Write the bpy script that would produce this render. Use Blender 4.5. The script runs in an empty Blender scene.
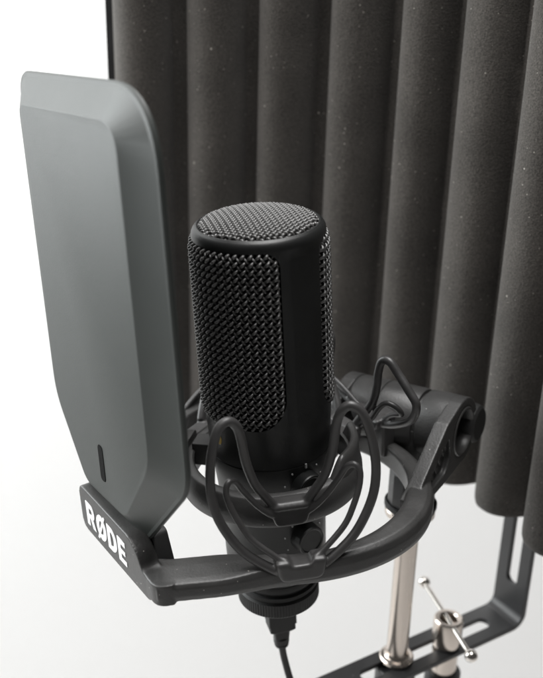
import bpy, bmesh, math, random
from mathutils import Vector, Matrix, Euler
import numpy as np

random.seed(4)
SC = bpy.context.scene
COL = SC.collection
PI = math.pi
LIFT = 1.25            # camera height above the floor; all world z below are given relative to the camera

# ----------------------------------------------------------------- materials
def new_mat(name):
    m = bpy.data.materials.new(name); m.use_nodes = True
    nt = m.node_tree
    b = nt.nodes['Principled BSDF']
    return m, nt, b

def plastic(name, col, rough, grain=900, bump=0.15, dust=0.0, var=0.25, spec=0.5, metallic=0.0, rvar=0.12):
    """satin moulded plastic / paint: fine grain bump, cloudy tone and gloss, optional dust flecks"""
    m, nt, b = new_mat(name)
    N = nt.nodes; L = nt.links
    tc = N.new('ShaderNodeTexCoord')
    n1 = N.new('ShaderNodeTexNoise'); n1.inputs['Scale'].default_value = 45; n1.inputs['Detail'].default_value = 6
    n1.inputs['Roughness'].default_value = 0.65
    L.new(tc.outputs['Object'], n1.inputs['Vector'])
    mr = N.new('ShaderNodeMapRange'); mr.inputs['From Min'].default_value = .3; mr.inputs['From Max'].default_value = .7
    mr.inputs['To Min'].default_value = 1 - var; mr.inputs['To Max'].default_value = 1 + var
    L.new(n1.outputs['Fac'], mr.inputs['Value'])
    mul = N.new('ShaderNodeMix'); mul.data_type = 'RGBA'; mul.blend_type = 'MULTIPLY'; mul.inputs['Factor'].default_value = 1
    mul.inputs[6].default_value = (*col, 1)
    L.new(mr.outputs['Result'], mul.inputs[7])
    out = mul.outputs[2]
    if dust > 0:
        v = N.new('ShaderNodeTexVoronoi'); v.inputs['Scale'].default_value = 420
        L.new(tc.outputs['Object'], v.inputs['Vector'])
        lt = N.new('ShaderNodeMath'); lt.operation = 'LESS_THAN'; lt.inputs[1].default_value = 0.11
        L.new(v.outputs['Distance'], lt.inputs[0])
        sep = N.new('ShaderNodeSeparateColor'); L.new(v.outputs['Color'], sep.inputs['Color'])
        gt = N.new('ShaderNodeMath'); gt.operation = 'GREATER_THAN'; gt.inputs[1].default_value = 1 - dust
        L.new(sep.outputs['Red'], gt.inputs[0])
        an = N.new('ShaderNodeMath'); an.operation = 'MULTIPLY'
        L.new(lt.outputs[0], an.inputs[0]); L.new(gt.outputs[0], an.inputs[1])
        mx = N.new('ShaderNodeMix'); mx.data_type = 'RGBA'
        L.new(an.outputs[0], mx.inputs['Factor']); L.new(out, mx.inputs[6]); mx.inputs[7].default_value = (.32, .31, .29, 1)
        out = mx.outputs[2]
    L.new(out, b.inputs['Base Color'])
    r2 = N.new('ShaderNodeMapRange'); r2.inputs['From Min'].default_value = .3; r2.inputs['From Max'].default_value = .7
    r2.inputs['To Min'].default_value = rough - rvar / 2; r2.inputs['To Max'].default_value = rough + rvar / 2
    L.new(n1.outputs['Fac'], r2.inputs['Value']); L.new(r2.outputs['Result'], b.inputs['Roughness'])
    n2 = N.new('ShaderNodeTexNoise'); n2.inputs['Scale'].default_value = grain; n2.inputs['Detail'].default_value = 3
    L.new(tc.outputs['Object'], n2.inputs['Vector'])
    bp = N.new('ShaderNodeBump'); bp.inputs['Strength'].default_value = bump; bp.inputs['Distance'].default_value = 0.0004
    L.new(n2.outputs['Fac'], bp.inputs['Height']); L.new(bp.outputs['Normal'], b.inputs['Normal'])
    b.inputs['Specular IOR Level'].default_value = spec
    b.inputs['Metallic'].default_value = metallic
    return m

def metal(name, col, rough):
    m, nt, b = new_mat(name); N = nt.nodes; L = nt.links
    tc = N.new('ShaderNodeTexCoord')
    mp = N.new('ShaderNodeMapping'); mp.inputs['Scale'].default_value = (900, 900, 30)
    L.new(tc.outputs['Object'], mp.inputs['Vector'])
    n = N.new('ShaderNodeTexNoise'); n.inputs['Scale'].default_value = 1; n.inputs['Detail'].default_value = 4
    L.new(mp.outputs['Vector'], n.inputs['Vector'])
    mr = N.new('ShaderNodeMapRange'); mr.inputs['To Min'].default_value = rough * .7; mr.inputs['To Max'].default_value = rough * 1.35
    L.new(n.outputs['Fac'], mr.inputs['Value']); L.new(mr.outputs['Result'], b.inputs['Roughness'])
    b.inputs['Base Color'].default_value = (*col, 1); b.inputs['Metallic'].default_value = 1
    return m

def foam_mat():
    m, nt, b = new_mat('charcoal_foam'); N = nt.nodes; L = nt.links
    tc = N.new('ShaderNodeTexCoord')
    n = N.new('ShaderNodeTexNoise'); n.inputs['Scale'].default_value = 1150; n.inputs['Detail'].default_value = 4; n.inputs['Roughness'].default_value = .7
    big = N.new('ShaderNodeTexNoise'); big.inputs['Scale'].default_value = 28; big.inputs['Detail'].default_value = 5
    pores = N.new('ShaderNodeTexVoronoi'); pores.inputs['Scale'].default_value = 900
    for q in (n, big, pores): L.new(tc.outputs['Object'], q.inputs['Vector'])
    mr = N.new('ShaderNodeMapRange'); mr.inputs['From Min'].default_value = .25; mr.inputs['From Max'].default_value = .75
    mr.inputs['To Min'].default_value = .30; mr.inputs['To Max'].default_value = 1.95
    L.new(n.outputs['Fac'], mr.inputs['Value'])
    mr2 = N.new('ShaderNodeMapRange'); mr2.inputs['From Min'].default_value = .3; mr2.inputs['From Max'].default_value = .7
    mr2.inputs['To Min'].default_value = .82; mr2.inputs['To Max'].default_value = 1.18
    L.new(big.outputs['Fac'], mr2.inputs['Value'])
    mu = N.new('ShaderNodeMath'); mu.operation = 'MULTIPLY'; L.new(mr.outputs[0], mu.inputs[0]); L.new(mr2.outputs[0], mu.inputs[1])
    mx = N.new('ShaderNodeMix'); mx.data_type = 'RGBA'; mx.blend_type = 'MULTIPLY'; mx.inputs['Factor'].default_value = 1
    mx.inputs[6].default_value = (*FOAM_COL, 1); L.new(mu.outputs[0], mx.inputs[7])
    out = mx.outputs[2]
    # lint and dust flecks, two sizes, clustered by a slow noise
    cl = N.new('ShaderNodeTexNoise'); cl.inputs['Scale'].default_value = 17; cl.inputs['Detail'].default_value = 2
    L.new(tc.outputs['Object'], cl.inputs['Vector'])
    for sc, size, rare in ((190, .11, .958), (430, .17, .950), (700, .2, .972)):
        v = N.new('ShaderNodeTexVoronoi'); v.inputs['Scale'].default_value = sc; L.new(tc.outputs['Object'], v.inputs['Vector'])
        lt = N.new('ShaderNodeMath'); lt.operation = 'LESS_THAN'; lt.inputs[1].default_value = size; L.new(v.outputs['Distance'], lt.inputs[0])
        se = N.new('ShaderNodeSeparateColor'); L.new(v.outputs['Color'], se.inputs['Color'])
        ad = N.new('ShaderNodeMath'); ad.operation = 'MULTIPLY_ADD'; L.new(cl.outputs['Fac'], ad.inputs[0]); ad.inputs[1].default_value = .10
        L.new(se.outputs['Red'], ad.inputs[2])
        gt = N.new('ShaderNodeMath'); gt.operation = 'GREATER_THAN'; gt.inputs[1].default_value = rare + .05; L.new(ad.outputs[0], gt.inputs[0])
        an = N.new('ShaderNodeMath'); an.operation = 'MULTIPLY'; L.new(lt.outputs[0], an.inputs[0]); L.new(gt.outputs[0], an.inputs[1])
        sc2 = N.new('ShaderNodeMath'); sc2.operation = 'MULTIPLY'; L.new(an.outputs[0], sc2.inputs[0]); L.new(se.outputs['Green'], sc2.inputs[1])
        m2 = N.new('ShaderNodeMix'); m2.data_type = 'RGBA'; L.new(sc2.outputs[0], m2.inputs['Factor'])
        L.new(out, m2.inputs[6]); m2.inputs[7].default_value = (.42, .4, .36, 1); out = m2.outputs[2]
    L.new(out, b.inputs['Base Color'])
    b.inputs['Roughness'].default_value = .95; b.inputs['Specular IOR Level'].default_value = .15
    b.inputs['Sheen Weight'].default_value = .12; b.inputs['Sheen Roughness'].default_value = .6
    s = N.new('ShaderNodeMath'); s.operation = 'ADD'; L.new(n.outputs['Fac'], s.inputs[0]); L.new(pores.outputs['Distance'], s.inputs[1])
    bp = N.new('ShaderNodeBump'); bp.inputs['Strength'].default_value = .55; bp.inputs['Distance'].default_value = .0003
    L.new(s.outputs[0], bp.inputs['Height']); L.new(bp.outputs['Normal'], b.inputs['Normal'])
    return m

def wall_mat(name, col):
    m, nt, b = new_mat(name); N = nt.nodes; L = nt.links
    tc = N.new('ShaderNodeTexCoord'); n = N.new('ShaderNodeTexNoise'); n.inputs['Scale'].default_value = 1.3; n.inputs['Detail'].default_value = 3
    L.new(tc.outputs['Object'], n.inputs['Vector'])
    mr = N.new('ShaderNodeMapRange'); mr.inputs['To Min'].default_value = .97; mr.inputs['To Max'].default_value = 1.0
    L.new(n.outputs['Fac'], mr.inputs['Value'])
    mx = N.new('ShaderNodeMix'); mx.data_type = 'RGBA'; mx.blend_type = 'MULTIPLY'; mx.inputs['Factor'].default_value = 1
    mx.inputs[6].default_value = (*col, 1); L.new(mr.outputs[0], mx.inputs[7]); L.new(mx.outputs[2], b.inputs['Base Color'])
    b.inputs['Roughness'].default_value = .9
    return m

FOAM_COL = (.052, .0475, .043)
M_MOUNT = plastic('moulded_black_plastic', (.033, .0325, .032), .42, dust=.14, bump=.25)
M_LYRE = plastic('flexible_grey_plastic', (.038, .037, .037), .42, bump=.12)
M_SHELL = plastic('satin_charcoal_shell', (.027, .031, .029), .46, grain=1400, bump=.12, var=.04, spec=.42, rvar=.03)
M_BODY = plastic('black_painted_metal', (.0075, .0080, .0080), .40, grain=1500, bump=.10, var=.15, spec=.42)
M_WIRE = plastic('black_painted_wire', (.058, .057, .056), .34, grain=700, bump=.05, var=.25, spec=.8)
M_DARK = plastic('capsule_cloth_and_recess_shade', (.006, .006, .006), .9, spec=.1)  # cloth behind the mesh; also painted shade for the slot and eye floor
M_RUBBER = plastic('black_rubber', (.012, .012, .012), .6, bump=.1)
M_CABLE = plastic('black_cable_jacket', (.014, .014, .014), .5)
M_STEEL = plastic('black_coated_steel', (.022, .022, .023), .42, bump=.15, dust=.04)
M_NICKEL = metal('warm_nickel', (.60, .54, .49), .24)
M_CHROME = metal('bright_nickel', (.70, .67, .63), .16)
M_GOLD = plastic('gold_enamel', (.70, .50, .14), .45, metallic=.2)
M_WHITE = plastic('white_print', (.82, .82, .82), .5, var=.03, bump=0)
M_MARK = plastic('grey_print', (.28, .28, .28), .5, var=.05, bump=0)
M_FOAM = foam_mat()
M_WALL = wall_mat('white_wall_paint', (.92, .92, .92))
M_FLOOR = wall_mat('pale_floor', (.62, .61, .60))

# ----------------------------------------------------------------- frames
CAM_R = Matrix(((0.99967725, 0.02540448, 0.0), (0.01037286, -0.40817661, 0.91284405), (0.02319033, -0.91254943, -0.40830839)))
MTOP = Vector((-0.00722186, 0.432721, -0.1371346 + LIFT))      # centre of the microphone's top rim
EZ = Vector((-7.12840403e-02, -9.01484901e-04, 9.97455650e-01)).normalized()   # microphone axis (tilted 4 degrees)
EY = Vector((-0.0072, 0.4327, -0.1371)); EY = (EY - EY.dot(EZ) * EZ).normalized()
EX = EY.cross(EZ).normalized()
RM = Matrix((EX, EY, EZ)).transposed()

def mic_root(name, base):
    """an Empty standing at the point base of the tilted microphone frame"""
    o = bpy.data.objects.new(name, None); COL.objects.link(o); o.empty_display_size = .02
    w = MTOP + RM @ Vector(base)
    o.matrix_world = Matrix.Translation(w) @ RM.to_4x4()
    o['_b'] = base
    return o

def world_root(name, loc, rz=0):
    o = bpy.data.objects.new(name, None); COL.objects.link(o); o.empty_display_size = .02
    o.matrix_world = Matrix.Translation(Vector(loc)) @ Matrix.Rotation(rz, 4, 'Z')
    return o

def tag(o, label=None, cat=None, group=None, kind=None):
    if label: o['label'] = label
    if cat: o['category'] = cat
    if group: o['group'] = group
    if kind: o['kind'] = kind

def link(name, bm, mat, parent=None, off=(0, 0, 0), smooth=True, angle=35, bevel=0, bseg=2, subsurf=0):
    bmesh.ops.recalc_face_normals(bm, faces=bm.faces)
    if off != (0, 0, 0): bmesh.ops.translate(bm, verts=bm.verts, vec=-Vector(off))
    me = bpy.data.meshes.new(name); bm.to_mesh(me); bm.free()
    me.materials.append(mat)
    o = bpy.data.objects.new(name, me); COL.objects.link(o)
    if parent: o.parent = parent
    if smooth:
        for p in me.polygons: p.use_smooth = True
        if not bevel and angle < 180:
            try: me.set_sharp_from_angle(angle=math.radians(angle))
            except Exception: pass
    if bevel:
        md = o.modifiers.new('bevel', 'BEVEL'); md.width = bevel; md.segments = bseg; md.limit_method = 'ANGLE'; md.angle_limit = math.radians(28)
        md.harden_normals = True
    if subsurf:
        md = o.modifiers.new('sub', 'SUBSURF'); md.levels = subsurf; md.render_levels = subsurf
    return o

# ----------------------------------------------------------------- shape helpers
def lathe(prof, seg=96, bm=None, mat=None, a0=0, a1=2 * PI):
    """revolve (r, z) profile about z; mat = 4x4 placing the axis"""
    bm = bm or bmesh.new(); rings = []
    full = abs(a1 - a0 - 2 * PI) < 1e-6
    for r, z in prof:
        if r < 1e-7: v = bm.verts.new((0, 0, z)); rings.append([v]); continue
        rings.append([bm.verts.new((r * math.cos(a0 + (a1 - a0) * k / seg), r * math.sin(a0 + (a1 - a0) * k / seg), z)) for k in range(seg if full else seg + 1)])
    for A, B in zip(rings, rings[1:]):
        n = max(len(A), len(B))
        for k in range(n if full else n - 1):
            k2 = (k + 1) % n
            if len(A) == 1 and len(B) == 1: continue
            if len(A) == 1: bm.faces.new((A[0], B[k], B[k2]))
            elif len(B) == 1: bm.faces.new((A[k], A[k2], B[0]))
            else: bm.faces.new((A[k], A[k2], B[k2], B[k]))
    if mat is not None:
        vs = [v for rg in rings for v in rg]
        bmesh.ops.transform(bm, matrix=mat, verts=vs)
    return bm

def catmull(P, n=8, closed=False):
    P = [Vector(p) for p in P]; out = []
    m = len(P)
    rng = range(m if closed else m - 1)
    for i in rng:
        if closed: p0, p1, p2, p3 = P[i - 1], P[i], P[(i + 1) % m], P[(i + 2) % m]
        else:
            p1, p2 = P[i], P[i + 1]
            p0 = P[i - 1] if i > 0 else p1 * 2 - p2
            p3 = P[i + 2] if i + 2 < m else p2 * 2 - p1
        for k in range(n):
            t = k / n
            out.append(.5 * ((2 * p1) + (p2 - p0) * t + (2 * p0 - 5 * p1 + 4 * p2 - p3) * t * t + (3 * p1 - p0 - 3 * p2 + p3) * t ** 3))
    if not closed: out.append(P[-1])
    return out

def tube(path, r, sides=12, bm=None, flat=None, ref=Vector((0, 0, 1)), closed=False):
    """sweep an ellipse along path. r: number or function(t). flat: (a, b) radii in (ref-side, other)"""
    bm = bm or bmesh.new(); n = len(path); rings = []
    prev = None
    for i, p in enumerate(path):
        if closed: d = path[(i + 1) % n] - path[i - 1]
        else: d = path[min(i + 1, n - 1)] - path[max(i - 1, 0)]
        d.normalize()
        if prev is None:
            s = ref - ref.dot(d) * d
            if s.length < 1e-4: s = Vector((1, 0, 0)) - d.x * d
        else: s = prev - prev.dot(d) * d
        s.normalize(); prev = s; q = d.cross(s)
        rr = r(i / (n - 1)) if callable(r) else r
        a, b = (flat if flat else (1, 1))
        rings.append([bm.verts.new(p + (s * math.cos(2 * PI * k / sides) * a + q * math.sin(2 * PI * k / sides) * b) * rr) for k in range(sides)])
    for i in range(n if closed else n - 1):
        A, B = rings[i], rings[(i + 1) % n]
        for k in range(sides): bm.faces.new((A[k], A[(k + 1) % sides], B[(k + 1) % sides], B[k]))
    if not closed:
        bm.faces.new(list(reversed(rings[0]))); bm.faces.new(rings[-1])
    return bm

def box(bm, mat, sx, sy, sz):
    r = bmesh.ops.create_cube(bm, size=1)
    bmesh.ops.transform(bm, matrix=mat @ Matrix.Diagonal((sx, sy, sz, 1)), verts=r['verts'])
    return bm

def prism(bm, pts, origin, U, V, Wv, t):
    """extrude polygon pts (in axes U, V at origin) by t along Wv"""
    A = [bm.verts.new(origin + U * x + V * y) for x, y in pts]
    B = [bm.verts.new(origin + U * x + V * y + Wv * t) for x, y in pts]
    bm.faces.new(A); bm.faces.new(list(reversed(B)))
    n = len(pts)
    for k in range(n): bm.faces.new((A[k], B[k], B[(k + 1) % n], A[(k + 1) % n]))
    return bm

def rounded_poly(pts, rads, seg=8):
    """round the corners of a polygon with quadratic arcs"""
    out = []; n = len(pts)
    for i in range(n):
        p = Vector(pts[i]); a = Vector(pts[i - 1]); b = Vector(pts[(i + 1) % n]); r = rads[i]
        if r <= 0: out.append((p.x, p.y)); continue
        da = (a - p).normalized(); db = (b - p).normalized()
        r1 = min(r, (a - p).length * .49); r2 = min(r, (b - p).length * .49)
        s, e = p + da * r1, p + db * r2
        for k in range(seg + 1):
            t = k / seg; q = s * (1 - t) ** 2 + p * 2 * t * (1 - t) + e * t * t
            # pull half way to a circular arc
            out.append((q.x, q.y))
    return out

def azv(phi):            # unit vectors at azimuth phi (degrees from the camera side, + to the right)
    a = math.radians(phi); n = Vector((math.sin(a), -math.cos(a), 0)); return n, Vector((-n.y, n.x, 0))

# ================================================================= THE MICROPHONE
MB = (0, 0, -.2005)
mic = mic_root('studio_microphone', MB)
tag(mic, 'black cylindrical studio microphone with woven mesh grilles, held upright in the shock mount', 'microphone')
FRONT = -53.0
HALF = 69.0
R0 = .0301

# lower body (taper, fine seam) -------------------------------------------------
ZT, ZB = -.0050, -.0890              # top and bottom of the mesh windows
def win_sdf(azd, z):
    """distance inside (+) the nearest window outline, in metres, on the unrolled cylinder"""
    best = -1
    for c in (FRONT, FRONT + 180):
        d = (azd - c + 180) % 360 - 180
        x = abs(math.radians(d) * R0); hx = math.radians(HALF) * R0
        zc = (ZT + ZB) / 2; hz = (ZT - ZB) / 2; y = z - zc
        rc = .0150 if y < 0 else .0075
        qx, qy = x - hx + rc, abs(y) - hz + rc
        sd = math.hypot(max(qx, 0), max(qy, 0)) + min(max(qx, qy), 0) - rc
        best = max(best, -sd)
    return best
def shell_r(azd, z):
    # body of revolution
    pts = [(-.0004, .0278), (-.0009, .0285), (-.0018, .0292), (-.0030, .0297), (-.0045, .0299), (-.0060, .0299), (-.0880, .0299), (-.0960, .0295), (-.1040, .0291), (-.1098, .02870)]
    r = pts[-1][1]
    for (z0, r0), (z1, r1) in zip(pts, pts[1:]):
        if z0 >= z >= z1: r = r0 + (r1 - r0) * (z0 - z) / (z0 - z1); break
    # flat facets on the two side pillars
    for c in (FRONT + 90, FRONT - 90):
        d = (azd - c + 180) % 360 - 180
        if abs(d) < 34:
            fa = 11.0; flat = .02875
            rf = flat / math.cos(math.radians(d))
            if abs(d) > fa:
                e = min(1, (abs(d) - fa) / 10.0); re_ = flat / math.cos(math.radians(fa)); rf = re_ + (r - re_) * e
            top = max(0, min(1, (-.0035 - z) / .0065)); bot = max(0, min(1, (z + .0985) / .017))
            bl = top * top * (3 - 2 * top) * bot * bot * (3 - 2 * bot)
            r = min(r, rf) * bl + r * (1 - bl)
    return r
bm = bmesh.new()
na = 400; zl = [-.0004, -.0006, -.0009, -.0013, -.0018, -.0024, -.0030, -.0037, -.0044] + [ZT + .0002 - .00045 * k for k in range(190)] ; zl = [z for z in zl if z > -.0905] + [-.0915 - .0012 * k for k in range(16)]
zl[-1] = -.1098
step = .00047
V = {}
def gv(i, j):
    i %= na
    if (i, j) not in V:
        azd = 360 * i / na; z = zl[j]; d = win_sdf(azd, z)
        if abs(d) < step * .80 and ZB - .002 < z < ZT + .002:
            e = 1e-4; eaz = math.degrees(e / R0)
            gx = (win_sdf(azd + eaz, z) - win_sdf(azd - eaz, z)) / (2 * e); gz = (win_sdf(azd, z + e) - win_sdf(azd, z - e)) / (2 * e)
            g2 = max(.2, gx * gx + gz * gz); azd -= math.degrees(d * gx / g2 / R0); z -= d * gz / g2
        n, t = azv(azd); V[(i, j)] = bm.verts.new(n * shell_r(azd, z) + Vector((0, 0, z)))
    return V[(i, j)]
for j in range(len(zl) - 1):
    for i in range(na):
        if win_sdf(360 * (i + .5) / na, (zl[j] + zl[j + 1]) / 2) > 0: continue
        bm.faces.new((gv(i, j), gv(i + 1, j), gv(i + 1, j + 1), gv(i, j + 1)))
be = [e for e in bm.edges if len(e.link_faces) == 1 and all(-.1 < v.co.z < -.0020 for v in e.verts)]
ex_ = bmesh.ops.extrude_edge_only(bm, edges=be)
for v in [g for g in ex_['geom'] if isinstance(g, bmesh.types.BMVert)]:
    k = 1 - .0028 / math.hypot(v.co.x, v.co.y); v.co.x *= k; v.co.y *= k
link('head_frame', bm, M_BODY, mic, MB, angle=30)
prof = [(.0270, -.1094), (.02870, -.1098), (.02825, -.1101), (.0286, -.1106),
        (.0279, -.118), (.0266, -.130), (.0259, -.142), (.0255, -.155), (.0252, -.170), (.0249, -.1775), (.0240, -.1790), (.0215, -.1800),
        (.0198, -.1805), (.0198, -.1840), (0, -.1840)]
link('lower_body', lathe(prof, 128), M_BODY, mic, MB, angle=30)
# threaded stack and knurled ring
prof = [(0, -.1830), (.0200, -.1830), (.0202, -.1842), (.0202, -.1862), (.0192, -.1868), (.0192, -.1882), (.0206, -.1888), (.0208, -.1905), (.0196, -.1912), (.0196, -.1922), (0, -.1922)]
link('threaded_neck', lathe(prof, 96), M_RUBBER, mic, MB, angle=30)
bm = bmesh.new(); N = 90; zs = [(-.1920, .0196), (-.1930, .0206), (-.2000, .0206), (-.2012, .0196), (-.2018, .0150)]
rings = []
for z, r in zs:
    rings.append([bm.verts.new(((r + (.00028 if k % 2 and .0200 < r else 0)) * math.cos(2 * PI * k / (2 * N)), (r + (.00028 if k % 2 and .0200 < r else 0)) * math.sin(2 * PI * k / (2 * N)), z)) for k in range(2 * N)])
for A, B in zip(rings, rings[1:]):
    for k in range(2 * N): bm.faces.new((A[k], A[(k + 1) % (2 * N)], B[(k + 1) % (2 * N)], B[k]))
bm.faces.new(rings[0]); bm.faces.new(list(reversed(rings[-1])))
link('knurled_ring', bm, M_RUBBER, mic, MB, angle=20)

# rim at the top
prof = [(.0255, -.0060), (.0274, -.0040), (.0278, -.0005), (.0275, -.0002), (.0271, .0), (.0266, -.0002), (.0261, -.0010), (.0260, -.0030), (.0255, -.0060)]
link('top_rim', lathe(prof, 128), M_BODY, mic, MB, angle=50)
# capsule cloth behind the mesh
link('inner_screen', lathe([(0, -.003), (.0250, -.003), (.0268, -.0050), (.0276, -.0080), (.0276, -.0880), (0, -.0900)], 96), M_DARK, mic, MB)

# woven wire grilles -------------------------------------------------------------
def weave_mesh(name, lines, rad, sides, parent, mat):
    V = []; F = []; base = 0
    for P, side, hh in lines:       # P: (n,3) points, side: (n,3) outward normals, hh: -1..1 under or over
        n = len(P)
        T = np.gradient(P, axis=0); T /= np.linalg.norm(T, axis=1)[:, None]
        S = side - (side * T).sum(1)[:, None] * T; S /= np.linalg.norm(S, axis=1)[:, None]
        Q = np.cross(T, S)
        for k in range(sides):
            a = 2 * PI * k / sides
            V.append(P + (rad if np.isscalar(rad) else 1) * (1 + .24 * hh)[:, None] * (math.cos(a) * S + math.sin(a) * Q))
        idx = np.arange(n - 1)
        for k in range(sides):
            a = base + k * n + idx; b = base + ((k + 1) % sides) * n + idx
            F.append(np.stack([a, a + 1, b + 1, b], 1))
        base += n * sides
    V = np.concatenate(V); F = np.concatenate(F)
    V = V - np.array(MB)
    me = bpy.data.meshes.new(name); me.from_pydata(V.tolist(), [], F.tolist()); me.update()
    me.polygons.foreach_set('use_smooth', [True] * len(me.polygons)); me.materials.append(mat)
    o = bpy.data.objects.new(name, me); COL.objects.link(o); o.parent = parent
    return o

PW = .00240                    # wire pitch; the wires run diagonally round the body
AMP, WR = .00070, .00060
def grille(center):
    lines = []; q = math.sqrt(.5)
    hx = math.radians(HALF) * R0; hz = (ZT - ZB) / 2; zc = (ZT + ZB) / 2
    N = int((hx + hz) * q * 2 / PW) // 2 + 4
    L = (hx + hz) * 1.05; ss = np.arange(-L, L, PW / 6)
    for fam in (0, 1):
        for i in range(-N, N + 1):
            if fam == 0: X = ss * q - i * PW * q; Z = ss * q + i * PW * q; h = AMP * np.cos(PI * ss / PW + PI * i) * 1.12 + .00006; g_ = np.cos(PI * ss / PW + PI * i)
            else: X = i * PW * q - ss * q; Z = i * PW * q + ss * q; h = -AMP * np.cos(PI * ss / PW + PI * i) * .50 - .00034; g_ = -np.cos(PI * ss / PW + PI * i) * .2 - .45
            d = np.array([win_sdf(center + math.degrees(x / R0), zc + z) for x, z in zip(X, Z)])
            keep = np.where((d > -.0004) & (np.abs(X) < hx + .001))[0]
            if len(keep) < 4: continue
            sl = slice(keep[0], keep[-1] + 1); X, Z, h, d, g_ = X[sl], Z[sl], h[sl], d[sl], g_[sl]
            r = R0 + .0001 + h - .0021 * np.clip(1 - d / .0030, 0, 1) ** 2
            a = math.radians(center) + X / R0
            n = np.stack([np.sin(a), -np.cos(a), 0 * a], 1)
            lines.append((n * r[:, None] + np.stack([0 * Z, 0 * Z, zc + Z], 1), n, g_))
    return weave_mesh('mesh_grille', lines, WR, 8, mic, M_WIRE)
grille(FRONT); grille(FRONT + 180)
# woven top disc
lines = []; rr = .0264; PT = .0019; n = int(rr / PT) + 1; c = math.radians(FRONT + 20)
ca, sa = math.cos(c), math.sin(c)
for fam in (0, 1):
    for i in range(-n, n + 1):
        x = i * PT
        if abs(x) > rr - .0008: continue
        h = math.sqrt(rr * rr - x * x)
        y = np.linspace(-h, h, max(8, int(2 * h / PT * 6)))
        d = rr - np.sqrt(x * x + y * y)
        z = .0024 * (1 - ((rr - d) / rr) ** 2.6) - .0002 + (1 if fam == 0 else -1) * AMP * .9 * np.cos(PI * y / PT + PI * i)
        z = z - .0012 * np.clip(1 - d / .002, 0, 1)
        X, Y = (np.full_like(y, x), y) if fam == 0 else (y, np.full_like(y, x))
        lines.append((np.stack([X * ca - Y * sa, X * sa + Y * ca, z], 1), np.tile(np.array([0, 0, 1.0]), (len(y), 1)), (1 if fam == 0 else -1) * np.cos(PI * y / PT + PI * i)))
weave_mesh('top_grille', lines, .00054, 8, mic, M_WIRE)

# gold dot, knobs, printed ticks
def on_body(phi, z, r):
    n, t = azv(phi); return n * r + Vector((0, 0, z)), n, t
p, n, t = on_body(-53, -.0976, .0293)
bm = lathe([(0, .0007), (.0018, .0006), (.0024, .0002), (.0025, -.0008), (0, -.0008)], 32, mat=Matrix.Translation(p) @ Matrix((t, Vector((0, 0, 1)), n)).transposed().to_4x4() @ Matrix.Diagonal((.8, 1.25, 1, 1)))
link('front_dot', bm, M_GOLD, mic, MB)
def knob(z, r, phi=33):
    p, n, t = on_body(phi, z, r)
    F = Matrix.Translation(p) @ Matrix((t, Vector((0, 0, 1)), n)).transposed().to_4x4()
    seat = [(0, .0004), (.0096, .0004), (.0098, -.0040), (0, -.0040)]
    prof = [(0, .0052), (.0056, .0052), (.0062, .0056), (.0069, .0056), (.0073, .0050), (.0076, -.0030), (0, -.0030)]
    k = link('knob', lathe(prof, 48, mat=F), M_BODY, mic, MB, angle=30)
    bm = bmesh.new()
    for deg in (-120, -80, -40, 0, 40, 80, 120):
        a = math.radians(90 - deg); rho = .0106
        dx, dz = rho * math.cos(a), rho * math.sin(a)
        q, nn, tt = on_body(phi + math.degrees(dx / r), z + dz, r * 1.006 + (-.0009 if dz < 0 else .0009 if dz > .006 else 0) * .6)
        F2 = Matrix.Translation(q) @ Matrix((tt, Vector((0, 0, 1)), nn)).transposed().to_4x4()
        if deg == 0: box(bm, F2, .0008, .0022, .0016)
        else:
            lathe([(0, .0003), (.00042, .0003), (.00042, -.0010), (0, -.0010)], 12, bm=bm, mat=F2)
    link('scale_marks', bm, M_MARK, mic, MB)
knob(-.1215, .0278); knob(-.1512, .0258)
bm = bmesh.new()
for k, (du, dz, w, h) in enumerate([(-1.8, 0, .0008, .0028), (-.6, .0008, .0008, .0012), (-.6, -.0010, .0008, .0008), (.8, 0, .0008, .0028), (1.8, .0008, .0014, .0006), (2.0, -.0008, .0014, .0006)]):
    q, nn, tt = on_body(-62 + du * 2.2, -.1585 + dz, .02565)
    box(bm, Matrix.Translation(q) @ Matrix((tt, Vector((0, 0, 1)), nn)).transposed().to_4x4(), w, h, .0006)
link('printed_mark', bm, M_MARK, mic, MB)

# ================================================================= USB CABLE
cb = mic_root('usb_cable', (0, 0, -.235))
tag(cb, 'black cable with a stepped moulded plug, hanging from the underside of the microphone', 'cable')
CB = (0, 0, -.235)
bm = bmesh.new()
n, t = azv(14)
F = Matrix((t, -n, Vector((0, 0, 1)))).transposed()
def rr_ring(z, hx, hy, r, seg=5):
    pts = []
    for cx, cy, a0 in ((hx - r, hy - r, 0), (-hx + r, hy - r, 90), (-hx + r, -hy + r, 180), (hx - r, -hy + r, 270)):
        for k in range(seg + 1):
            a = math.radians(a0 + 90 * k / seg); pts.append(F @ Vector((cx + r * math.cos(a), cy + r * math.sin(a), z)))
    return pts
rings = []
for z, hx, hy, r in [(-.2014, .0074, .0062, .0008), (-.2175, .0074, .0062, .0008), (-.2177, .0068, .0057, .0008), (-.2215, .0068, .0057, .0009), (-.2240, .0042, .0038, .0012), (-.2290, .0038, .0035, .0016)]:
    rings.append([bm.verts.new(p) for p in rr_ring(z, hx, hy, r)])
for A, B in zip(rings, rings[1:]):
    m = len(A)
    for k in range(m): bm.faces.new((A[k], A[(k + 1) % m], B[(k + 1) % m], B[k]))
bm.faces.new(rings[0]); bm.faces.new(list(reversed(rings[-1])))
pg = link('plug', bm, M_RUBBER, cb, CB, angle=25)
link('strain_relief', lathe([(0, -.2285), (.0036, -.2285), (.0042, -.2291), (.0042, -.2316), (.0037, -.2322), (.0037, -.2330), (.0039, -.2334), (.0036, -.2345), (0, -.2345)], 32), M_CABLE, pg, CB)
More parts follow.
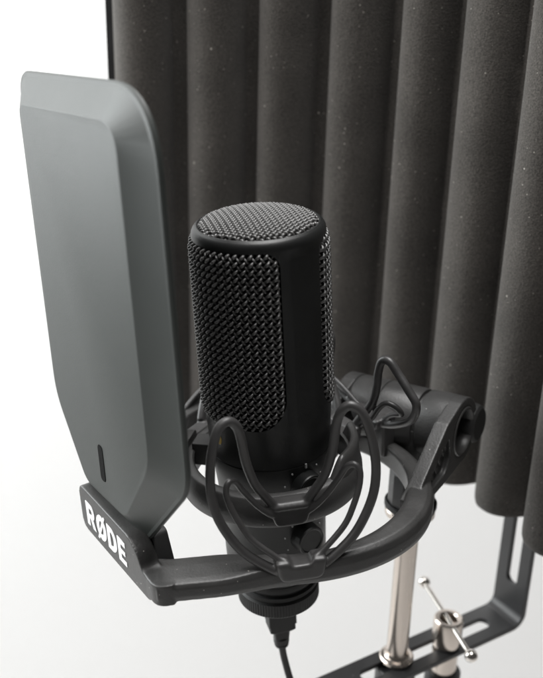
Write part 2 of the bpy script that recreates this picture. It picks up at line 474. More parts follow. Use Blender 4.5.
path = catmull([(0, 0, -.2335), (0.0003, .0003, -.238), (.0012, .001, -.246), (.0040, .002, -.262), (.010, .004, -.285), (.022, .010, -.33), (.030, .03, -.42), (.040, .045, -.60), (.050, .05, -.85), (.055, .05, -1.098)], 10)
link('cord', tube(path, .0019, 14), M_CABLE, cb, CB)

# ================================================================= SHOCK MOUNT
SB = (.078, .045, -.171)
sm = mic_root('shock_mount', SB)
tag(sm, 'black plastic shock mount with looped suspension arms gripping the microphone, white letters on its arm', 'shock mount')
Zv = Vector((0, 0, 1))
# ---- inner ring
prof = [(.0372, -.1165), (.0380, -.1158), (.0418, -.1158), (.0428, -.1166), (.0440, -.1225), (.0444, -.1290), (.0436, -.1305), (.0385, -.1305), (.0376, -.1295), (.0372, -.1165)]
ir = link('inner_ring', lathe(prof, 128), M_MOUNT, sm, SB, angle=40)
# grip pads between ring and body
for phi in (128, 254):
    n, t = azv(phi); bm = bmesh.new()
    F = Matrix.Translation(n * .0335 + Vector((0, 0, -.1185))) @ Matrix((t, n, Zv)).transposed().to_4x4()
    box(bm, F, .0110, .0100, .0120)
    link('grip_pad', bm, M_RUBBER, ir, SB, bevel=.0008)
# raised guard on the right side of the inner ring
def sector(prof, a0, a1, seg=40):
    bm = bmesh.new(); R_ = []
    for k in range(seg + 1):
        n, t = azv(a0 + (a1 - a0) * k / seg)
        # the guard rises out of the ring and sinks back at both ends
        e = min(1, min(k, seg - k) / 9.0); e = e * e * (3 - 2 * e)
        R_.append([bm.verts.new(n * r + Vector((0, 0, -.1240 + (z + .1240) * (.25 + .75 * e)))) for r, z in prof])
    m = len(prof)
    for A, B in zip(R_, R_[1:]):
        for k in range(m): bm.faces.new((A[k], A[(k + 1) % m], B[(k + 1) % m], B[k]))
    bm.faces.new(R_[0]); bm.faces.new(list(reversed(R_[-1])))
    return bm
link('ring_guard', sector([(.0385, -.1240), (.0383, -.1085), (.0390, -.1068), (.0404, -.1062), (.0416, -.1070), (.0424, -.1100), (.0434, -.1240)], 36, 118), M_MOUNT, ir, SB, angle=50)
# ---- lyres
BIG = [(.0075, -.1165), (.0115, -.110), (.0158, -.102), (.0190, -.090), (.0207, -.077), (.0225, -.0705), (.0258, -.0672), (.0298, -.0690), (.0325, -.0745), (.0348, -.084), (.0358, -.096), (.0343, -.1075), (.0297, -.1185), (.0230, -.1280), (.0120, -.1368), (.0060, -.1385)]
SML = [(.0060, -.1225), (.0100, -.1192), (.0155, -.1125), (.0215, -.1030), (.0245, -.0972), (.0275, -.0956), (.0292, -.0985), (.0285, -.1040), (.0255, -.1120), (.0206, -.1210), (.0110, -.1305), (.0060, -.1330)]
BKB = [(.0060, -.1150), (.0085, -.1105), (.0116, -.1057), (.0161, -.0977), (.0174, -.0895), (.0172, -.0820), (.0186, -.0757), (.0230, -.0750), (.0282, -.0808), (.0345, -.0879), (.0383, -.0945), (.0333, -.1050), (.0200, -.1140), (.0090, -.1190)]
BKS = [(.0070, -.1150), (.0150, -.1092), (.0196, -.1010), (.0224, -.0980), (.0265, -.0990), (.0285, -.1031), (.0190, -.1085), (.0090, -.1165)]
def lyre(phi, big, sml, r0, r1, z0, zf):
    n, t = azv(phi); bm = bmesh.new()
    for s in (1, -1):
        for prof_, rad in ((big, .00225), (sml, .00158)):
            m = len(prof_) - 1
            k_ = 1.22 if (phi == 122 and s > 0) or (phi == 236 and s < 0) else 1.0
            path = catmull([t * (s * u * k_) + n * (r0 + (r1 - r0) * i / m) + Vector((0, 0, z)) for i, (u, z) in enumerate(prof_)], 7)
            tube(path, rad, 12, bm=bm, ref=n)
    # clip on the inner ring: a block narrowing downwards
    b2 = bmesh.new()
    prism(b2, rounded_poly([(-.0105, -.1150), (.0105, -.1150), (.0092, -.1195), (.0070, -.1275), (-.0070, -.1275), (-.0092, -.1195)], [.001, .001, .002, .0025, .0025, .002], 4), n * .0410, t, Zv, n, .0078)
    prism(b2, rounded_poly([(-.0092, -.1158), (.0092, -.1158), (.0080, -.1185), (-.0080, -.1185)], [.0008, .0008, .001, .001], 3), n * .0470, t, Zv, n, .0026)
    # saddle on the outer ring
    prism(b2, rounded_poly([(-.0115, z0), (-.0050, z0), (-.0040, z0 - .0022), (.0040, z0 - .0022), (.0050, z0), (.0115, z0), (.0095, zf), (-.0095, zf)], [.0015, .001, .001, .001, .001, .0015, .003, .003], 4), n * (r1 - .0062), t, Zv, n, .0090)
    if phi != 9:      # the rear feet reach outward to the ring
        prism(b2, rounded_poly([(-.0070, z0 - .0010), (.0070, z0 - .0010), (.0060, -.1420), (-.0060, -.1420)], [.0015, .0015, .002, .002], 4), n * (r1 + .0020), t, Zv, n, .0085)
    bmesh.ops.recalc_face_normals(b2, faces=b2.faces)
    bmesh.ops.bevel(b2, geom=[e for e in b2.edges if e.is_manifold and e.calc_face_angle(0) > .6], offset=.0007, segments=2, affect='EDGES')
    tmp = bpy.data.meshes.new('tmp'); b2.to_mesh(tmp); b2.free(); bm.from_mesh(tmp); bpy.data.meshes.remove(tmp)
    o = link('suspension_lyre', bm, M_LYRE, sm, SB, angle=180)
    md = o.modifiers.new('fuse', 'REMESH'); md.mode = 'VOXEL'; md.voxel_size = .00042; md.use_smooth_shade = True
    md = o.modifiers.new('soften', 'SMOOTH'); md.factor = .5; md.iterations = 26
    me = bpy.data.meshes.new_from_object(o.evaluated_get(bpy.context.evaluated_depsgraph_get()))
    o.modifiers.clear(); o.data = me; me.name = 'suspension_lyre'
    if not me.materials: me.materials.append(M_LYRE)
    for p_ in me.polygons: p_.use_smooth = True
    return o
lyre(9, BIG, SML, .0465, .0660, -.1322, -.1425)
SQ9 = lambda P: [(u, -.115 + (z + .115) * .96) for u, z in P]
lyre(122, SQ9(BKB), SQ9(BKS), .0470, .0625, -.1150, -.1215)
SQ = lambda P: [(u, -.115 + (z + .115) * .8) for u, z in P]
lyre(236, SQ(BKB), SQ(BKS), .0470, .0625, -.1150, -.1215)
n, t = azv(254)
bm = bmesh.new(); prism(bm, rounded_poly([(-.0090, -.1300), (-.0090, -.1120), (.0090, -.1120), (.0090, -.1300)], [.001, .003, .003, .001], 4), n * .0405, t, Zv, n, .0150)
link('clip_block', bm, M_MOUNT, ir, SB, bevel=.001)

# ---- outer yoke: a swept section round the ring, then straight out along the arm
RC = Vector((.0062, .003, 0))
sec_ring = [(-.0042, -.1364), (-.0036, -.1351), (-.0015, -.1345), (.0012, -.1347), (.0034, -.1362), (.0044, -.1392), (.0044, -.1440), (.0034, -.1468), (.0005, -.1478), (-.0036, -.1474), (-.0042, -.1460)]
sec_arm = [(-.0100, -.1366), (-.0092, -.1357), (-.0030, -.1352), (.0060, -.1354), (.0092, -.1360), (.0103, -.1378), (.0103, -.1420), (.0092, -.1450), (-.0060, -.1455), (-.0092, -.1450), (-.0100, -.1436)]
path = []
for k in range(97):                     # ring part, from the far left round the back and right side to the front
    phi = 252 - (252 - 2) * k / 96
    n, t = azv(phi); rc = .0642
    path.append((RC + n * rc, n, 0.0))
pl = path[-1]
x1, y1 = pl[0].x, pl[0].y
for k in range(1, 25):
    f = k / 24; x = x1 + (-.0520 - x1) * f
    w = min(1, f / .6); w = w * w * (3 - 2 * w)
    path.append((Vector((x, y1 + (-.0650 - y1) * f, 0)), Vector((0, -1, 0)), w))
bm = bmesh.new(); rings = []
for p, n, w in path:
    phi = math.degrees(math.atan2(p.x - RC.x, -(p.y - RC.y))) % 360
    fl = max(0, 1 - abs(phi - 64) / 60) if w == 0 and phi < 180 else 0; fl = fl * fl * (3 - 2 * fl) * .0048
    up_ = min(1, max(0, (phi - 150) / 50)) if w == 0 and phi < 300 else 0; up_ = up_ * up_ * (3 - 2 * up_) * .020
    rings.append([bm.verts.new(p + n * ((a[0] + (fl if a[0] > .0005 else 0)) * (1 - w) + b[0] * w) + Vector((0, 0, up_ + a[1] * (1 - w) + b[1] * w))) for a, b in zip(sec_ring, sec_arm)])
for A, B in zip(rings, rings[1:]):
    m = len(A)
    for k in range(m): bm.faces.new((A[k], A[(k + 1) % m], B[(k + 1) % m], B[k]))
bm.faces.new(rings[0]); bm.faces.new(list(reversed(rings[-1])))
UN = [bm]

# ---- angled end plate carrying the lettering
n60, t60 = azv(-59)
bm = bmesh.new()
poly = rounded_poly([(-.0425, -.1235), (.0135, -.1235), (.0215, -.1285), (.0245, -.1350), (.0310, -.1356), (.0310, -.1480), (-.0425, -.1480)], [.0055, .004, .004, .003, .002, .003, .0055], 6)
prism(bm, poly, n60 * .0745, t60, Zv, n60, .0090)
UN.append(bm)
# corner gusset rounding the plate into the arm
bm = bmesh.new()
prism(bm, rounded_poly([(-.0575, -.0535), (-.0460, -.0555), (-.0440, -.0748), (-.0525, -.0757), (-.0580, -.0655)], [.002, .002, .002, .005, .003], 6), Vector((0, 0, -.1462)), Vector((1, 0, 0)), Vector((0, 1, 0)), Zv, .0107)
UN.append(bm)

# second fork arm on the far end of the barrel
HC = azv(120)[0] * .090 + Vector((0, 0, -.1285))
nh, th = azv(146); th = -th               # th: barrel axis, towards the camera side (right)
def lugpt(a, r): return (r * math.cos(math.radians(a)), r * math.sin(math.radians(a)))
def ring_plate(bm, outer, hole, org, U, V, Wv, t):
    cu = bpy.data.curves.new('tmp', 'CURVE'); cu.dimensions = '2D'; cu.fill_mode = 'BOTH'; cu.extrude = t / 2
    for pts in [outer] + hole:
        sp = cu.splines.new('POLY'); sp.points.add(len(pts) - 1); sp.use_cyclic_u = True
        for q, (x, y) in zip(sp.points, pts): q.co = (x, y, 0, 1)
    tmp = bpy.data.objects.new('tmp', cu); COL.objects.link(tmp)
    me = bpy.data.meshes.new_from_object(tmp.evaluated_get(bpy.context.evaluated_depsgraph_get())); bpy.data.objects.remove(tmp)
    me.transform(Matrix.Translation(org + Wv * t / 2) @ Matrix((U, V, Wv)).transposed().to_4x4())
    bm.from_mesh(me); bpy.data.meshes.remove(me)
    bmesh.ops.remove_doubles(bm, verts=bm.verts, dist=1e-6)
    return bm
outer = [lugpt(a, .0180) for a in range(-100, 101, 10)]
lug = outer + [(-.0200, .0135), (-.0520, -.0062), (-.0600, -.0095), (-.0600, -.0172), (-.0520, -.0185), (-.0250, -.0190)]
eye = [lugpt(a, .0132) for a in range(0, 360, 10)]
rec = rounded_poly([(-.0400, -.0065), (-.0180, .0050), (-.0165, -.0060), (-.0220, -.0130), (-.0380, -.0140)], [.002, .002, .003, .003, .003], 5)
bm = bmesh.new(); ring_plate(bm, lug, [eye, rec], HC + th * .0190, nh, Zv, th, .0075); UN.append(bm)
bm = bmesh.new(); prism(bm, rec, HC + th * .0185, nh, Zv, th, .0050); UN.append(bm)
bm = bmesh.new(); ring_plate(bm, lug, [], HC - th * .0420, nh, Zv, th, .0075); UN.append(bm)
# one moulding: the pieces are fused and their inner corners filleted
allb = bmesh.new()
for b_ in UN:
    bmesh.ops.recalc_face_normals(b_, faces=b_.faces)
    tmp = bpy.data.meshes.new('tmp'); b_.to_mesh(tmp); b_.free(); allb.from_mesh(tmp); bpy.data.meshes.remove(tmp)
yoke = link('outer_yoke', allb, M_MOUNT, sm, SB, angle=180)
md = yoke.modifiers.new('fuse', 'REMESH'); md.mode = 'VOXEL'; md.voxel_size = .00042; md.use_smooth_shade = True
md = yoke.modifiers.new('soften', 'SMOOTH'); md.factor = .5; md.iterations = 12
me = bpy.data.meshes.new_from_object(yoke.evaluated_get(bpy.context.evaluated_depsgraph_get()))
yoke.modifiers.clear(); yoke.data = me; me.name = 'outer_yoke'
if not me.materials: me.materials.append(M_MOUNT)
for p_ in me.polygons: p_.use_smooth = True
plate = yoke

# letters, built from outlines with holes
def letter_obj(outlines, org, U, V, Wv, parent, mat, depth, name='letter'):
    cu = bpy.data.curves.new('tmp', 'CURVE'); cu.dimensions = '2D'; cu.fill_mode = 'BOTH'; cu.extrude = depth; cu.resolution_u = 1
    for pts in outlines:
        sp = cu.splines.new('POLY'); sp.points.add(len(pts) - 1); sp.use_cyclic_u = True
        for q, (x, y) in zip(sp.points, pts): q.co = (x, y, 0, 1)
    tmp = bpy.data.objects.new('tmp', cu); COL.objects.link(tmp)
    dg = bpy.context.evaluated_depsgraph_get()
    me = bpy.data.meshes.new_from_object(tmp.evaluated_get(dg)); bpy.data.objects.remove(tmp)
    me.name = name
    Mx = Matrix.Translation(org - Vector(SB)) @ Matrix((U, V, Wv)).transposed().to_4x4()
    me.transform(Mx); me.materials.clear(); me.materials.append(mat)
    o = bpy.data.objects.new(name, me); COL.objects.link(o); o.parent = parent
    return o
def arc(cx, cy, rx, ry, a0, a1, n=14):
    return [(cx + rx * math.cos(math.radians(a0 + (a1 - a0) * k / n)), cy + ry * math.sin(math.radians(a0 + (a1 - a0) * k / n))) for k in range(n + 1)]
H = 1.0; S = .25                         # unit letter height and stem width
L_R = ([[(0, 0), (S, 0), (S, .36), (.34, .36), (.50, 0), (.78, 0), (.58, .40)] + arc(.45, .69, .27, .31, -62, 90) + [(0, 1)],
        [(S, .56), (S, .80)] + arc(.42, .68, .09, .12, 90, -90)], .78)
L_O = ([arc(.42, .5, .42, .53, 0, 360, 40)[:-1], arc(.42, .5, .175, .30, 360, 0, 40)[:-1]], .84)
L_S = [[(.02, -.10), (.16, -.10), (.82, 1.10), (.68, 1.10)]]
L_D = ([[(0, 0), (.32, 0)] + arc(.32, .5, .45, .5, -90, 90, 24) + [(0, 1)], [(S, .21), (S, .79)] + arc(.33, .5, .19, .29, 90, -90, 18)], .77)
L_E = ([[(0, 0), (.62, 0), (.62, .21), (S, .21), (S, .40), (.57, .40), (.57, .60), (S, .60), (S, .79), (.61, .79), (.61, 1), (0, 1)]], .62)
hgt = .0128; x = -.0350; zb = -.1425
for nm, (ol, wd) in (('R', L_R), ('O', L_O), ('D', L_D), ('E', L_E)):
    org = n60 * .0836 + t60 * x + Vector((0, 0, zb))
    o = letter_obj([[(a * hgt * 1.03, b * hgt) for a, b in pl_] for pl_ in ol], org, t60, Zv, n60, plate, M_WHITE, .00016)
    if nm == 'O':
        letter_obj([[(a * hgt * 1.03, b * hgt) for a, b in pl_] for pl_ in L_S], org + n60 * .00008, t60, Zv, n60, o, M_WHITE, .00016, 'letter_stroke')
    x += (wd + .105) * hgt * 1.03

# ---- hinge: barrel, lug, knob, stem
def about(axis, c, up=Vector((0, 0, 1))):
    w = axis.normalized(); u = up.cross(w).normalized(); v = w.cross(u)
    return Matrix.Translation(c) @ Matrix((u, v, w)).transposed().to_4x4()
FB = about(th, HC)
R = .0178
link('hinge_barrel', lathe([(0, -.036), (R - .003, -.036), (R - .0008, -.0350), (R, -.0330), (R, -.0178), (R - .0006, -.0174), (R - .0006, -.0168), (R, -.0164), (R, .0030), (R - .0004, .0040), (R - .0022, .0042), (R - .0022, .0062), (0, .0062)], 80, mat=FB), M_MOUNT, sm, SB, angle=32)
link('hinge_collar', lathe([(.0020, .0058), (R - .0012, .0058), (R - .0002, .0064), (R + .0002, .0075), (R + .0002, .0200), (.0020, .0200)], 80, mat=FB), M_MOUNT, sm, SB, angle=32)
for a_, b_, w_2, h_2 in [(-.0345, -.0090, .0022, .0060), (-.0300, -.0070, .0022, .0070), (-.0255, -.0045, .0022, .0070), (-.0212, -.0020, .0018, .0060)]:
    bm = bmesh.new(); box(bm, Matrix.Translation(HC + th * .0238 + nh * a_ + Zv * b_) @ Matrix((nh, Zv, th)).transposed().to_4x4() @ Matrix.Rotation(.5, 4, 'Z'), w_2, h_2, .0014)
    link('recess_rib', bm, M_MOUNT, sm, SB, bevel=.0004)
FE = about(th, HC - th * .0065)
link('eye_ring', lathe([(.0133, .0330), (.0127, .0336), (.0118, .0336), (.0110, .0326), (.0104, .0290), (.0104, .0150), (.0133, .0150)], 60, mat=FE), M_MOUNT, sm, SB, angle=40)
link('eye_floor', lathe([(0, .0165), (.0106, .0165), (.0106, .0160), (0, .0160)], 40, mat=FE), M_DARK, sm, SB)  # near-black disc: the shade inside the open eye is put into its colour
# thumb knob behind the eye
FK = about(th, HC + nh * .0190 + th * .012 + Zv * -.005)
prof = [(0, .0160), (.0085, .0160), (.0100, .0148), (.0108, .0120), (.0108, .0040), (.0098, .0020), (.0060, .0), (0, .0)]
link('thumb_knob', lathe(prof, 40, mat=FK), M_RUBBER, sm, SB, angle=30)
# stem below the barrel (plumb, because the barrel is a hinge)
Ri = RM.transposed()
dwn = Ri @ Vector((0, 0, -1))
POLE = Vector((.0776, .4742, LIFT))
def w2m(p): return Ri @ (Vector(p) - MTOP)
FS = Matrix.Translation(w2m((POLE.x, POLE.y, LIFT - .308))) @ Ri.to_4x4()
link('stem_neck', lathe([(0, .050), (.0105, .050), (.0105, .026), (.0122, .018), (0, .018)], 48, mat=FS), M_MOUNT, sm, SB, angle=30)
link('stem_socket', lathe([(0, .0275), (.0100, .0275), (.0128, .0215), (.0128, .0020), (0, .0020)], 12, mat=FS), M_MOUNT, sm, SB, angle=20, bevel=.0006)
link('stem_washer', lathe([(0, .0028), (.0134, .0028), (.0142, .0020), (.0142, -.0002), (.0134, -.0010), (0, -.0010)], 60, mat=FS), M_RUBBER, sm, SB, angle=30)

# ================================================================= POP FILTER
a = math.radians(-60); n0 = Vector((math.sin(a), -math.cos(a), 0)); t0 = Vector((-n0.y, n0.x, 0))
ro, le = math.radians(4.8), math.radians(-2.5)
PU = (math.cos(ro) * t0 + math.sin(ro) * Zv); q1 = (-math.sin(ro) * t0 + math.cos(ro) * Zv)
PVv = math.cos(le) * q1 + math.sin(le) * n0; PN = PU.cross(PVv)
PO = n0 * .075 + t0 * -.0122 + Zv * -.1318
PB = tuple(PO)
pf = mic_root('pop_filter', PB)
tag(pf, 'tall dark grey pop filter plate with wide sloping edges, upright left of the microphone', 'pop filter')
w, h = .0732, .2003
def outline(ins, top, bot):
    # symmetric hexagon with rounded top corners, inset by ins (sides), top, bot
    W = w - ins
    pts = [(.0275 - bot * .35, bot), (W, .0425 + ins * .30), (W, h - top), (-W, h - top), (-W, .0425 + ins * .30), (-.0275 + bot * .35, bot)]
    return pts
def oring(ins, top, bot, rt, rb=.010, rl=.006):
    return rounded_poly(outline(ins, top, bot), [rl, rb, rt, rt * .45, rb, rl], 10)
bm = bmesh.new(); rings = []
def bowl(x, y):   # the plate bows a little towards its edges
    return -.0012 * (x / w) ** 2
levels = [(.0045, .0045, .004, .030, -.0026), (.0008, .0008, .0008, .032, -.0026), (.0001, .0001, .0001, .033, -.0020), (0, 0, 0, .033, -.0008), (.0007, .0007, .0007, .032, .0000), (.0024, .0022, .0022, .031, .0003),
          (.0182, .0128, .012, .015, .0066), (.0187, .0132, .0124, .0147, .00685), (.0194, .0137, .0129, .0144, .0070)]
for ins, top, bot, rt, z in levels:
    rings.append([bm.verts.new(PO + PU * x + PVv * y + PN * (z + bowl(x, y))) for x, y in oring(ins, top, bot, rt)])
for A, B in zip(rings, rings[1:]):
    m = len(A)
    for k in range(m): bm.faces.new((A[k], A[(k + 1) % m], B[(k + 1) % m], B[k]))
bm.faces.new(rings[0]); bm.faces.new(list(reversed(rings[-1])))
shell = link('shell', bm, M_SHELL, pf, PB, angle=13)
# keyhole slot: a thin near-black plate, the recess shade painted as its colour
bm = bmesh.new()
slot = rounded_poly([(-.0028, -.0090), (.0028, -.0090), (.0028, .0090), (-.0028, .0090)], [.0025] * 4, 6)
org = PO + PU * .0010 + PVv * .0305 + PN * .00650
cen = bmesh.new()
prism(cen, slot, org, PU, PVv, PN, .0006)
link('slot', cen, M_DARK, shell, PB, bevel=.0002, bseg=1)
bm.free()
# foot that slides into the mount behind the plate
bm = bmesh.new()
prism(bm, rounded_poly([(-.0320, -.1245), (.0165, -.1245), (.0235, -.1440), (-.0320, -.1440)], [.001, .002, .002, .001], 3), n60 * .0660, t60, Zv, n60, .0078)
link('mounting_foot', bm, M_RUBBER, pf, PB, bevel=.0008)
# ================================================================= STAND POST, SLOTTED BRACKET, CLAMP BOLT
zbar = LIFT - .415
post = world_root('stand_post', (POLE.x, POLE.y, zbar))
tag(post, 'upright polished nickel post rising from the slotted black bar to the shock mount', 'post')
zt = -.3092 + .415
link('tube', lathe([(0, .004), (.0062, .004), (.0062, zt - .004), (0, zt - .004)], 64), M_NICKEL, post, angle=30)
link('top_washer', lathe([(0, zt - .0045), (.0130, zt - .0045), (.0137, zt - .0038), (.0137, zt - .0008), (.0130, zt), (0, zt)], 64), M_NICKEL, post, angle=30)
link('base_flange', lathe([(0, .0009), (.0094, .0009), (.0100, .0015), (.0100, .0028), (.0092, .0036), (.0074, .0040), (.0064, .0052), (.0062, .0060), (0, .0060)], 64), M_NICKEL, post, angle=30)
link('under_nut', lathe([(0, -.0036), (.0112, -.0036), (.0118, -.0042), (.0118, -.024), (.0100, -.027), (0, -.027)], 40), M_STEEL, post, angle=30)

A0 = Vector((.0326, .4585)); dirb = Vector((.842, .539)).normalized(); nb = Vector((dirb.y, -dirb.x))     # nb points to the camera side
bar = world_root('slotted_bracket', (A0.x, A0.y, zbar), math.atan2(dirb.y, dirb.x))
tag(bar, 'black slotted steel bracket, bent upward at its right end behind the foam', 'bracket')
# local axes: x along the bar, y to the back; width 25.5 mm; bend at x = .132
Wd = .0255; TH = .0032; XB = .1325; Rb = .0065
def strip(bm, s0, s1, y0, y1):
    pass
# centre-line of the strip (s -> position, normal) : horizontal, quarter bend, vertical
def spos(s):
    L1 = XB - Rb; La = Rb * PI / 2
    if s <= L1: return Vector((s, 0, 0)), Vector((0, 0, 1))
    if s <= L1 + La:
        a_ = (s - L1) / Rb
        return Vector((L1 + Rb * math.sin(a_), 0, Rb * (1 - math.cos(a_)))), Vector((-math.sin(a_), 0, math.cos(a_)))
    return Vector((XB, 0, Rb + s - L1 - La)), Vector((-1, 0, 0))
SEND = XB + .135; S0 = -.16
slots = [(-.14, -.030), (.020, .1165), (.1520, .2450)]     # along s; slot half-width
hwS = .0042
# build the plan outline (s, y) with slots as a grid of cells, then wrap round the bend
svals = set([S0, SEND]);
for a_, b_ in slots:
    for k in range(9):
        q = math.cos(PI / 2 * k / 8)
        svals.add(a_ + hwS - hwS * math.cos(PI / 2 * k / 8)); svals.add(b_ - hwS + hwS * math.cos(PI / 2 * k / 8))
L1 = XB - Rb
for k in range(13): svals.add(L1 + Rb * PI / 2 * k / 12)
svals = sorted(svals)
def slot_half(s):
    for a_, b_ in slots:
        if a_ - 1e-9 <= s <= b_ + 1e-9:
            if s < a_ + hwS: return math.sqrt(max(0, hwS ** 2 - (a_ + hwS - s) ** 2))
            if s > b_ - hwS: return math.sqrt(max(0, hwS ** 2 - (s - b_ + hwS) ** 2))
            return hwS
    return None
bm = bmesh.new()
cache = {}
def vt(s, y, side):
    key = (round(s, 7), round(y, 7), side)
    if key not in cache:
        p, n = spos(s); cache[key] = bm.verts.new(p + n * (0 if side else -TH) + Vector((0, y, 0)))
    return cache[key]
def quad(*vs):
    u = []
    for v in vs:
        if v not in u: u.append(v)
    if len(u) >= 3:
        try: bm.faces.new(u)
        except ValueError: pass
for s, s2 in zip(svals, svals[1:]):
    mid = slot_half((s + s2) / 2); ha, hb = slot_half(s), slot_half(s2)
    bands = [(-Wd / 2, -Wd / 2, Wd / 2, Wd / 2)] if mid is None else [(-Wd / 2, -Wd / 2, -(ha or 0), -(hb or 0)), ((ha or 0), (hb or 0), Wd / 2, Wd / 2)]
    if mid is None:
        ys = [-Wd / 2, 0, Wd / 2]
        bands = [(-Wd / 2, -Wd / 2, 0, 0), (0, 0, Wd / 2, Wd / 2)]
    for ya, yb, yc, yd in bands:
        for side in (0, 1): quad(vt(s, ya, side), vt(s2, yb, side), vt(s2, yd, side), vt(s, yc, side))
    for y in (-Wd / 2, Wd / 2): quad(vt(s, y, 0), vt(s2, y, 0), vt(s2, y, 1), vt(s, y, 1))
    if mid is not None:
        for sg in (-1, 1): quad(vt(s, sg * (ha or 0), 0), vt(s2, sg * (hb or 0), 0), vt(s2, sg * (hb or 0), 1), vt(s, sg * (ha or 0), 1))
for s in (S0, SEND):
    for ya, yb in ((-Wd / 2, 0), (0, Wd / 2)): quad(vt(s, ya, 0), vt(s, yb, 0), vt(s, yb, 1), vt(s, ya, 1))
# centre line of the bar sits half a width to the camera side of the back edge
bmesh.ops.translate(bm, verts=bm.verts, vec=(0, -Wd / 2, 0))
link('slotted_bar', bm, M_STEEL, bar, angle=40, bevel=.0005, bseg=2)

# clamp bolt standing in the slot
cbolt = world_root('clamp_bolt', (.1087, .4884, zbar))
tag(cbolt, 'short nickel clamp bolt with thin ball-ended tommy bar in the slot of the black bar', 'clamp')
link('barrel', lathe([(.0048, .0140), (.0050, .0188), (.0058, .0196), (.0078, .0196), (.0086, .0188), (.0088, .0176), (.0088, .0040), (.0084, .0012), (.0060, .0008), (0, .0008)], 56), M_NICKEL, cbolt, angle=35)
link('bore_floor', lathe([(0, .0145), (.0050, .0145), (.0050, .0135), (0, .0135)], 32), M_NICKEL, cbolt)
pa, pb = Vector((.0988, .5242, LIFT - .3974)), Vector((.1170, .4582, LIFT - .3974))
oo = Vector((.1087, .4884, zbar))
pa -= oo; pb -= oo
tb = link('tommy_bar', tube([pa.lerp(pb, k / 6) for k in range(7)], .00165, 16), M_CHROME, cbolt)
for p in (pa, pb):
    bm = bmesh.new(); bmesh.ops.create_uvsphere(bm, u_segments=28, v_segments=16, radius=.0038, matrix=Matrix.Translation(p))
    link('ball_end', bm, M_CHROME, tb)
link('shank', lathe([(0, .001), (.0036, .001), (.0036, -.0035), (.0078, -.0036), (.0080, -.0200), (0, -.0200)], 40), M_NICKEL, cbolt, angle=30)
link('stand_column', lathe([(0, -.0190), (.0100, -.0190), (.0108, -.0205), (.0108, -.815), (.0140, -.820), (.1350, -.827), (.1350, -.8345), (0, -.8345)], 40), M_STEEL, cbolt, angle=30)

# ================================================================= FOAM SHIELD
CF = Vector((-.12, .357)); RG, HF = .3090, .0195
fb = world_root('acoustic_shield', (.03, .63, LIFT - .338))
tag(fb, 'tall curved screen of charcoal foam with rounded vertical ridges, standing behind the microphone', 'acoustic foam')
FBo = (.03, .63, LIFT - .338)
PITCH = .0443
BND = [0, .0150, .0607, .1057, .1510, .1968, .2366, .2795, .3200, .3640, .4090, .4540, .50]
s0, s1 = .0140, .4620
zbF, ztF = LIFT - .338, LIFT + .075
ns = int((s1 - s0) / .0011)
sv = [s0 + (s1 - s0) * k / ns for k in range(ns + 1)]
rng = np.random.RandomState(3)
ph = [rng.rand(3) for _ in range(14)]
def plan(r, s):
    # the screen curls in a little more towards its left end
    g = min(1, max(0, (.235 - s) / .19)); k = 1 - .056 * g * g * (3 - 2 * g)
    th_ = s / .294
    return (CF.x + r * math.sin(th_)) * k, (CF.y + r * math.cos(th_)) * k
def fprof(s, z):
    i = max(k for k in range(len(BND) - 1) if s >= BND[k]); x = (s - BND[i]) / (BND[i + 1] - BND[i])
    q = ph[i % 14]
    wob = .0006 * math.sin(9 * z + 6 * q[0]) + .0005 * math.sin(23 * z + 6 * q[1])
    x = min(1, max(0, x + wob / PITCH * 1.2 * math.sin(PI * x)))
    x = x / .80; f = (1 - abs(2 * x - 1) ** 2.2) ** .62 if x < 1 else 0.0
    return RG - HF * f * (1 + .05 * (q[2] - .5)) + wob * .5
zrows = [zbF, zbF + .0006, zbF + .0022, zbF + .005, zbF + .009] + [zbF + .009 + (ztF - zbF - .009) * k / 60 for k in range(1, 61)]
bm = bmesh.new(); grid = []
for j, z in enumerate(zrows):
    d = [.0055, .0030, .0012, .0003, 0][j] if j < 5 else 0
    row = []
    for s in sv:
        r = fprof(s, z - LIFT); th_ = s / .294
        r = min(r + d, RG + .0045)
        # soften the left edge of the slab
        e = max(0, 1 - (s - s0) / .006); r = r + .006 * e * e
        row.append(bm.verts.new((*plan(r, s), z)))
    grid.append(row)
for A, B in zip(grid, grid[1:]):
    for k in range(ns): bm.faces.new((A[k], A[k + 1], B[k + 1], B[k]))
# back, bottom, top and ends
def back(z): return [bm.verts.new((*plan(RG + .006, s), z)) for s in sv]
b0, b1 = back(zbF), back(ztF)
for k in range(ns):
    bm.faces.new((grid[0][k], grid[0][k + 1], b0[k + 1], b0[k])); bm.faces.new((grid[-1][k], b1[k], b1[k + 1], grid[-1][k + 1])); bm.faces.new((b0[k], b0[k + 1], b1[k + 1], b1[k]))
for k in (0, ns):
    bm.faces.new([row[k] for row in grid] + [b1[k], b0[k]])
link('ridged_foam', bm, M_FOAM, fb, FBo, angle=60)
bm = bmesh.new(); rows = []
for r in (RG + .0062, RG + .0078):
    for z in (zbF + .004, ztF + .004):
        rows.append([bm.verts.new((*plan(r, s), z)) for s in [s0 - .004 + (s1 - s0 + .008) * k / 120 for k in range(121)]])
for A, B in ((rows[0], rows[1]), (rows[2], rows[3]), (rows[0], rows[2]), (rows[1], rows[3])):
    for k in range(120): bm.faces.new((A[k], A[k + 1], B[k + 1], B[k]))
for k in (0, 120): bm.faces.new((rows[0][k], rows[1][k], rows[3][k], rows[2][k]))
link('backing_shell', bm, M_STEEL, fb, FBo)

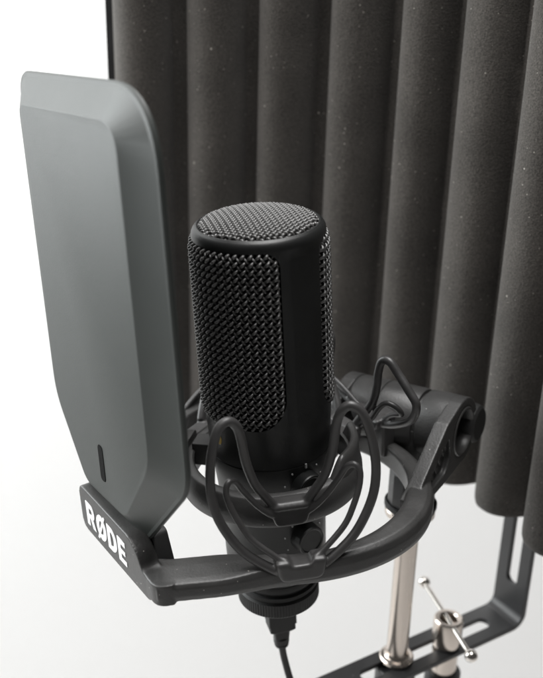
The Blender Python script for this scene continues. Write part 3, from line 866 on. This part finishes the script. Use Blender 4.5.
# ================================================================= ROOM SURFACES
def plane(name, mat, corners):
    bm = bmesh.new(); bm.faces.new([bm.verts.new(c) for c in corners])
    o = link(name, bm, mat, None, smooth=False); o['kind'] = 'structure'; return o
plane('wall', M_WALL, [(-3.2, 1.20, 0), (3.0, 1.20, 0), (3.0, 1.20, 2.9), (-3.2, 1.20, 2.9)])
plane('floor', M_FLOOR, [(-3.2, -2.2, 0), (3.0, -2.2, 0), (3.0, 1.20, 0), (-3.2, 1.20, 0)])

# ================================================================= LIGHT
def area(name, loc, target, sx, sy, power, col):
    l = bpy.data.lights.new(name, 'AREA'); l.shape = 'RECTANGLE'; l.size = sx; l.size_y = sy; l.energy = power; l.color = col
    o = bpy.data.objects.new(name, l); COL.objects.link(o); o.location = loc
    o.rotation_euler = (Vector(target) - Vector(loc)).to_track_quat('-Z', 'Y').to_euler(); return o
area('window_light', (-1.35, .95, LIFT + .22), (.02, .54, LIFT - .12), 1.1, 1.5, 47, (.95, .992, 1.0))
area('side_light', (-1.35, .10, LIFT + .80), (.03, .58, LIFT - .2), .9, .9, 20, (1.0, .98, .95))
area('ceiling_light', (.10, .66, LIFT + 1.35), (.05, .66, LIFT - .3), 1.5, .8, 58, (1.0, .99, .98))
w_ = bpy.data.worlds.new('World'); SC.world = w_; w_.use_nodes = True
bg = w_.node_tree.nodes['Background']; bg.inputs['Color'].default_value = (1.0, .98, .96, 1); bg.inputs['Strength'].default_value = .07

# ================================================================= CAMERA
cam = bpy.data.cameras.new('Camera'); co = bpy.data.objects.new('Camera', cam); COL.objects.link(co); SC.camera = co
Rw = Matrix((CAM_R.col[0], -CAM_R.col[1], -CAM_R.col[2])).transposed()
co.matrix_world = Matrix.Translation((0, 0, LIFT)) @ Rw.to_4x4()
cam.sensor_fit = 'VERTICAL'; cam.sensor_height = 24; cam.sensor_width = 24 * .8008; cam.lens = 24 * 1030 / 678
cam.clip_start = .01; cam.clip_end = 50
cam.dof.use_dof = True; cam.dof.focus_distance = .472; cam.dof.aperture_fstop = 5.6; cam.dof.aperture_blades = 9

SC.render.resolution_x = 820; SC.render.resolution_y = 1024
SC.render.engine = 'CYCLES'
SC.view_settings.view_transform = 'Standard'; SC.view_settings.look = 'None'; SC.view_settings.exposure = 0; SC.view_settings.gamma = 1
for o in bpy.data.objects:
    if '_b' in o: del o['_b']
